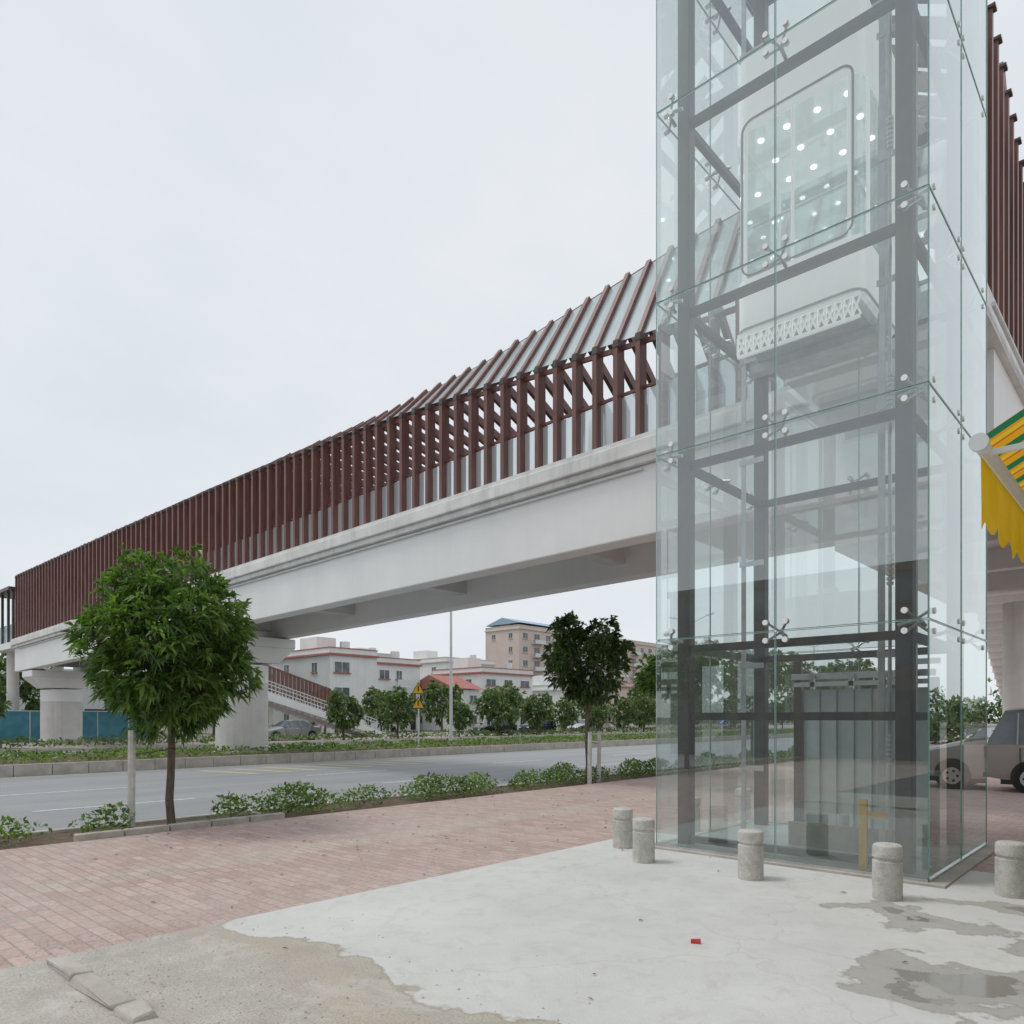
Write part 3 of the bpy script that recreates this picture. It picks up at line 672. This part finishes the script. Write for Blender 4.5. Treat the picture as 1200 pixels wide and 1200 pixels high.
for i in range(n+1):
    y=ay0+.02+(ay1-ay0-.04)*i/n; ph=(y-ay0)/.24; s=abs(math.sin(math.pi*ph)); w=.018*math.sin(y*11)
    for j,zf in enumerate((0,.33,.66,1)): V.append((ax-.01+w*zf,y,az-.05-(.37+.07*s)*zf))
for i in range(n):
    for j in range(3): a_=i*4+j; F.append((a_,a_+4,a_+5,a_+1))
aw.raw('valance',m_ycan,V,F,True)
aw.cyl('front_tube',m_cab,(ax,ay0-.08,az),(ax,ay1,az),.042,n=20); aw.cyl('tube_cap',m_pole,(ax,ay0-.10,az),(ax,ay0-.075,az),.055,n=20)
for y in (ay0+.1,ay1-.3):
    aw.beam('arms',m_cab,(ax+.02,y,az-.02),(ax+.75,y+.05,az+.0),.03,.035); aw.beam('arms',m_cab,(ax+.75,y+.05,az),(ax+1.5,y,az+.3),.03,.035)
aw.done()
m_wallb=mottled('shop_render',(.50,.48,.45),(.62,.60,.57),.8,.85,.0,streak=.3)
m_brick=mottled('dark_brick',(.10,.075,.065),(.17,.13,.115),2,.85,.0,streak=.2)
def shop(name,x0,x1,y0,y1,h,face,wall):
    s=Obj(name); s.box('walls',wall,x0,x1,y0,y1,-.1,h); s.box('parapet',wall,x0-.1,x1+.1,y0-.1,y1+.1,h,h+.3)
    if face=='x':
        y=y0+.4
        while y<y1-2.6:
            s.box('shutters',m_galv,x0-.03,x0+.02,y,y+2.4,.02,2.7); y+=3
    else:
        x=x0+.4
        while x<x1-2.6:
            s.box('shutters',m_dark,x,x+2.4,y1-.02,y1+.03,.02,2.7); s.box('windows',m_winglass,x+.4,x+2.0,y1-.02,y1+.03,3.6,4.8); s.box('windows',m_winglass,x+.4,x+2.0,y1-.02,y1+.03,6.0,7.0)
            x+=3
    return s.done()
shop('shop_building',.5,9,-1,13.5,4.4,'x',m_wallb)
shop('brick_shop_building',-18,4,-26,-15,7.2,'y',m_brick)

# ------------------------------------------------------------------ vehicles
def car(name,col,loc,rot,van=False):
    paint=mottled(name+'_paint',col,tuple(min(1,c*1.12) for c in col),1,.25,0,metal=.35)
    c=Obj(name)
    if van: S=[(0,.62,.42,.62,.66,.55),(.12,.74,.28,.80,.86,.66),(.9,.80,.25,.98,1.08,.70),(1.0,.81,.25,1.0,1.12,.70),(1.75,.82,.25,1.02,1.72,.64),(2.0,.82,.25,1.02,1.80,.65),(3.2,.82,.25,1.02,1.84,.66),(3.85,.81,.26,1.02,1.78,.64),(4.15,.78,.30,1.0,1.14,.68),(4.22,.7,.36,.9,.95,.6)]
    else: S=[(0,.62,.38,.52,.56,.52),(.12,.76,.26,.66,.72,.66),(1.15,.84,.2,.86,.94,.72),(1.3,.85,.2,.88,.98,.70),(1.95,.86,.2,.90,1.38,.58),(2.3,.86,.2,.90,1.44,.58),(3.1,.86,.2,.91,1.42,.57),(3.8,.85,.22,.93,1.06,.68),(4.3,.82,.28,.90,.98,.70),(4.42,.72,.38,.72,.80,.62)]
    V=[];n=9
    for x,w,zb,zt,zr,wr in S:
        V+=[(x,-w*.9,zb),(x,-w,zb+.18),(x,-w*.985,zt),(x,-wr,zr-.03),(x,0,zr+.02),(x,wr,zr-.03),(x,w*.985,zt),(x,w,zb+.18),(x,w*.9,zb)]
    Fb=[];Fg=[]
    cab=[i for i in range(len(S)-1) if (S[i][4]-S[i][3]>.2 or S[i+1][4]-S[i+1][3]>.2)]
    for i in range(len(S)-1):
        for j in range(n-1):
            q=(i*n+j,(i+1)*n+j,(i+1)*n+j+1,i*n+j+1)
            steep=abs(S[i+1][4]-S[i][4])>.3
            if i in cab and (j in(2,5) or (j in (3,4) and steep)): Fg.append(q)
            else: Fb.append(q)
        Fb.append((i*n+8,(i+1)*n+8,(i+1)*n,i*n))
    Fb.append(tuple(range(n-1,-1,-1))); Fb.append(tuple((len(S)-1)*n+k for k in range(n)))
    c.raw('body',paint,V,Fb,True); c.raw('windows',m_winglass,V,Fg,True)
    Ln=S[-1][0]
    for x in (.78,Ln-.85):
        for s in (-1,1):
            w=S[3][1]
            c.cyl('wheel_arches',m_dark,(x,s*(w-.2),.33),(x,s*(w+.006),.33),.36,n=24)
            c.cyl('tyres',m_black,(x,s*(w-.18),.30),(x,s*(w+.02),.30),.305,n=24); c.cyl('rims',m_steel,(x,s*(w-.02),.30),(x,s*(w+.028),.30),.19,n=16)
            for q_ in range(5):
                t=q_*1.2566; c.cyl('rim_holes',m_dark,(x+.11*math.cos(t),s*(w+.02),.30+.11*math.sin(t)),(x+.11*math.cos(t),s*(w+.031),.30+.11*math.sin(t)),.032,n=8)
    for s in (-1,1):
        c.hexa('headlights',m_cab,[(.0,s*.36,.62),(.0,s*.60,.62),(.16,s*.72,.64),(.16,s*.5,.64),(.0,s*.36,.70),(.02,s*.60,.71),(.17,s*.71,.78),(.17,s*.5,.78)] if van else [(-.01,s*.36,.5),(-.0,s*.60,.5),(.16,s*.75,.52),(.16,s*.5,.52),(-.0,s*.36,.58),(.02,s*.60,.59),(.17,s*.74,.66),(.17,s*.5,.66)])
        c.box('tail_lights',m_red,Ln-.10,Ln+.005,s*.56,s*.72,.72,.98)
        c.box('mirrors',paint,1.45,1.6,s*.88,s*1.04,.98,1.1)
        for xp in ((1.85,2.75,3.6) if van else (2.0,2.72,3.4)):
            zt=1.7 if van else 1.33
            c.beam('pillars',paint,(xp,s*(S[4][1]*.99),S[4][3]),(xp,s*(S[4][5]+.015),zt),.05,.03,(1,0,0))
        c.box('door_handles',m_steel,2.3,2.45,s*.83,s*.875,.82,.85)
        for xp in (1.5,2.72,3.55): c.box('door_gaps',m_dark,xp,xp+.008,s*.80,s*.868,.42,.95)
    c.box('grille',m_dark,-.015,.02,-.34,.34,.5,.6); c.box('bumper',m_dark,-.02,.08,-.6,.6,.30,.38); c.box('rear_bumper',m_dark,Ln-.08,Ln+.03,-.68,.68,.30,.40)
    c.box('number_plate',m_signb,-.03,-.016,-.22,.22,.40,.49); c.box('rear_plate',m_signb,Ln+.003,Ln+.015,-.22,.22,.62,.74)
    c.box('underbody',m_dark,.3,Ln-.3,-.72,.72,.16,.3)
    return c.done(loc,rot)
car('minivan',(.40,.39,.37),(1.0,19.6,0),math.pi,True)
car('parked_car',(.35,.36,.37),(-46.8,25.5,0),math.radians(90))
car('parked_car',(.03,.035,.04),(-46.5,46,0),math.radians(85))
car('parked_car',(.04,.05,.07),(-46.5,52.5,0),math.radians(92),True)
car('parked_car',(.4,.4,.4),(-46.5,60,0),math.radians(90))

# ------------------------------------------------------------------ street furniture
sl=Obj('street_lamp')
sl.cyl('pole',m_pole,(0,0,0),(0,0,9.2),.09,.05,14); sl.cyl('base',m_pole,(0,0,0),(0,0,.5),.13,n=14)
for s in (-1,1): sl.cyl('arm',m_pole,(0,0,8.8),(s*1.4,0,9.35),.035,n=8); sl.beam('lantern',m_pole,(s*1.35,0,9.33),(s*1.95,0,9.45),.22,.1)
s0=sl.done((-28.5,26.4,.17)); 
for y in (52,78,104): inst(s0,(-28.5,y,.17))
ws=Obj('warning_sign'); ws.cyl('pole',m_pole,(0,0,0),(0,0,3.1),.04,n=10)
def tri(zc,s):
    h=s*.866; o=[(-s/2,zc-h/2),(s/2,zc-h/2),(0,zc+h/2)]
    for nm,mt,sc,dy in (('border_%d'%int(zc*10),m_black,1.0,0),('face_%d'%int(zc*10),m_signy,.84,-.006)):
        p=[((x)*sc,(z-zc+h/6)*sc+zc-h/6) for x,z in o]
        v=[(x,-.05+dy,z) for x,z in p]+[(x,-.062+dy,z) for x,z in p]
        ws.raw(nm,mt,v,[(0,1,2),(5,4,3),(0,3,4,1),(1,4,5,2),(2,5,3,0)])
    ws.box('symbol',m_black,-.03,.03,-.072,-.069,zc-.16,zc+.1)
tri(2.85,.66); tri(2.15,.66)
ws.done((-27.0,22.9,.17),math.radians(35))
cv=Obj('chevron_sign'); cv.box('post',m_pole,-.03,.03,-.03,.03,0,1.6); cv.box('panel',m_signb,-.3,.3,-.05,-.032,.9,1.5)
for s in (1,-1): cv.beam('arrow',m_cab,(-.12,-.055,1.2+s*.2),(.12,-.055,1.2),.07,.006,(0,1,0))
c0=cv.done((-25.9,52,.17),math.radians(25)); inst(c0,(-25.9,70,.17),math.radians(20))
ho=Obj('blue_hoarding')
y=-10
while y<22:
    ho.box('panels',m_blue,-55.05,-55,y,y+1.95,.02,2.0); ho.box('posts',m_pole,-55.0,-54.94,y+1.95,y+2.0,0,2.05); y+=2
ho.box('cap_rail',m_pole,-55.06,-54.98,-10,22,2.0,2.06); ho.done()

# ------------------------------------------------------------------ buildings
def wallm(n,c): return mottled(n,tuple(x*.9 for x in c),c,.35,.85,.0,8,streak=.2)
w_white=wallm('white_render',(.80,.81,.80)); w_grey=wallm('grey_render',(.60,.62,.63)); w_pink=wallm('pink_tile',(.66,.55,.50)); w_beige=wallm('beige_render',(.66,.62,.56))
t_red=mottled('red_trim',(.36,.13,.11),(.44,.18,.15),3,.7,.0); t_bluer=mottled('blue_roof_sheet',(.25,.38,.50),(.34,.47,.58),2,.5,.0)
def building(name,a,b0_,b1_,dep,h,st_,bays,wall,trimm,balc=False,side=None,roof='flat',seed=0,skip=.3,blank=False):
    B=Obj(name); X=-a; sh=h/st_; rs=random.Random(seed)
    side=side or wall
    B.box('walls',wall,X-dep,X,b0_,b1_,-.1,h)
    B.quad('side_wall',side,[(X-dep,b0_-.01,-.1),(X-.01,b0_-.01,-.1),(X-.01,b0_-.01,h),(X-dep,b0_-.01,h)])
    if roof=='pitched':
        ym_=X-dep/2
        B.raw('roof',trimm,[(X+.5,b0_-.4,h+.1),(X+.5,b1_+.4,h+.1),(X-dep-.5,b1_+.4,h+.1),(X-dep-.5,b0_-.4,h+.1),(ym_,b0_-.4,h+dep*.22),(ym_,b1_+.4,h+dep*.22)],[(0,1,5,4),(3,4,5,2),(0,4,3),(1,2,5),(0,3,2,1)])
    else:
        B.box('cornice',trimm,X-dep-.15,X+.3,b0_-.25,b1_+.15,h,h+.22)
        B.box('parapet',wall,X-dep,X+.05,b0_-.05,b1_+.02,h+.22,h+.8); B.box('parapet_cap',trimm,X-dep-.08,X+.12,b0_-.12,b1_+.08,h+.8,h+.9)
        hx=rs.uniform(.3,.6)
        B.box('stair_head',wall,X-dep*(hx+.3),X-dep*hx,b0_+1,b0_+3.6,h+.35,h+2.4); B.cyl('water_tank',m_steel,(X-dep*.3,b1_-2,h+.4),(X-dep*.3,b1_-2,h+2.0),.6,n=16)
    if roof=='blue':
        B.raw('roof_sheet',t_bluer,[(X+.3,b0_,h+1.3),(X+.3,b0_+18,h+1.3),(X-dep,b0_+18,h+1.3),(X-dep,b0_,h+1.3),(X-dep/2,b0_,h+2.8),(X-dep/2,b0_+18,h+2.8)],[(0,1,5,4),(3,4,5,2),(0,4,3),(1,2,5)])
    bw=(b1_-b0_)/bays
    wd=[rs.uniform(.18,.32) for _ in range(bays)]
    for s in range(st_):
        zb=s*sh+.95; zt=s*sh+sh-.75
        for k_ in range(bays):
            yc=b0_+bw*(k_+.5); w=bw*wd[k_]
            if s==0 and k_%2==0: 
                B.box('doors',m_dark,X-.02,X+.03,yc-w,yc+w,.02,2.4); B.box('frames',m_pole,X-.01,X+.06,yc-w-.08,yc-w,.02,2.45); continue
            if rs.random()<skip: continue
            B.box('windows',m_winglass,X-.02,X+.02,yc-w,yc+w,zb,zt)
            B.box('frames',w_white,X-.01,X+.07,yc-w-.07,yc-w,zb,zt); B.box('frames',w_white,X-.01,X+.07,yc+w,yc+w+.07,zb,zt)
            B.box('frames',w_white,X-.01,X+.07,yc-w-.07,yc+w+.07,zt+.001,zt+.08); B.box('frames',w_white,X-.01,X+.06,yc-.03,yc+.03,zb,zt)
            B.box('sills',trimm,X-.01,X+.22,yc-w-.15,yc+w+.15,zb-.12,zb-.002)
            if rs.random()<.35: B.box('air_conditioners',m_cab,X+.02,X+.4,yc+w*.2,yc+w*.2+.8,zb-.8,zb-.2)
            if balc and k_%2==1 and s>0:
                B.box('balconies',wall,X+.03,X+1.2,yc-bw*.45,yc+bw*.45,s*sh-.08,s*sh+.1); B.box('balcony_rails',m_pole,X+1.1,X+1.2,yc-bw*.45,yc+bw*.45,s*sh+.101,s*sh+.85)
        nsd=max(1,int(dep/4.5))
        if not blank:
          for k_ in range(nsd):
            if rs.random()<.3: continue
            xc=X-dep*(k_+.5)/nsd
            B.box('windows',m_winglass,xc-.5,xc+.5,b0_-.035,b0_-.012,zb+.1,zt); B.box('frames',w_white,xc-.57,xc+.57,b0_-.07,b0_-.012,zt+.001,zt+.08); B.box('sills',trimm,xc-.6,xc+.6,b0_-.2,b0_-.012,zb-.02,zb+.098)
            B.box('frames',w_white,xc-.03,xc+.03,b0_-.06,b0_-.012,zb+.1,zt)
    return B.done()
building('grey_house',70,46.5,53.0,12,8.6,3,2,w_white,t_red,side=w_grey,seed=1)
building('white_townhouse',74,56.0,63.0,9,8.3,3,3,w_white,t_red,balc=True,seed=2)
building('garden_house',68,63.6,68,9,5.2,2,2,w_white,t_red,roof='pitched',seed=12)
building('white_house',70,70.5,81,10,7.6,3,3,w_white,t_red,seed=3,skip=.4)
building('apartment_block',104,116,185,10,20.5,7,18,w_pink,w_beige,balc=True,roof='blue',seed=4,skip=.1)
building('balcony_house',74,36,42.0,9,9.5,3,2,w_beige,w_white,balc=True,seed=5)
building('terrace_house',67,84,92,9,5.6,2,3,w_white,w_white,seed=6)
building('terrace_house',69,94,106,9,6.6,2,4,w_pink,t_red,seed=7)
building('warehouse',76,8,30,14,5.2,2,6,w_grey,w_white,seed=8,skip=.5)
building('back_house',90,60,72,12,10.5,3,4,w_beige,w_white,seed=18,skip=.3)
building('back_house',92,84,96,12,11.0,4,4,w_white,w_beige,seed=19,skip=.3)

# ------------------------------------------------------------------ sky, sun, camera
w=bpy.data.worlds.new('World'); scene.world=w; w.use_nodes=True; nt=w.node_tree
for n_ in list(nt.nodes): nt.nodes.remove(n_)
out=N(nt,'ShaderNodeOutputWorld'); bg=N(nt,'ShaderNodeBackground'); bg.inputs[1].default_value=.1
EL,AZ=math.radians(62),math.radians(232)
sky=N(nt,'ShaderNodeTexSky'); sky.sky_type='NISHITA'; sky.sun_disc=False; sky.sun_elevation=EL; sky.sun_rotation=AZ
tc=N(nt,'ShaderNodeTexCoord'); mp=N(nt,'ShaderNodeMapping'); mp.inputs['Scale'].default_value=(1,1,2.6); L(nt,tc.outputs['Generated'],mp.inputs['Vector'])
cl=noise(nt,mp.outputs['Vector'],1.5,6,.55,.3)
cc=ramp(nt,cl,.32,.70,(7.4,7.95,8.5),(8.9,9.1,9.3))
mx=mixc(nt,.93,sky.outputs[0],cc)
L(nt,mx,bg.inputs[0]); L(nt,bg.outputs[0],out.inputs[0])
sd=bpy.data.lights.new('sun','SUN'); sd.energy=1.2; sd.angle=math.radians(16); sd.color=(1,.97,.92)
so=bpy.data.objects.new('sun',sd); COL.objects.link(so)
dirv=Vector((math.sin(AZ)*math.cos(EL),math.cos(AZ)*math.cos(EL),math.sin(EL)))
so.rotation_euler=dirv.to_track_quat('Z','Y').to_euler()
cam=bpy.data.cameras.new('camera'); co=bpy.data.objects.new('camera',cam); COL.objects.link(co)
cam.sensor_width=36; cam.lens=25.8; cam.shift_y=.2008; cam.clip_end=3000; cam.clip_start=.05
co.location=(0,0,1.6); co.rotation_euler=(math.radians(90),0,math.radians(42.44))
scene.camera=co
scene.view_settings.view_transform='Standard'; scene.view_settings.look='None'; scene.view_settings.exposure=0
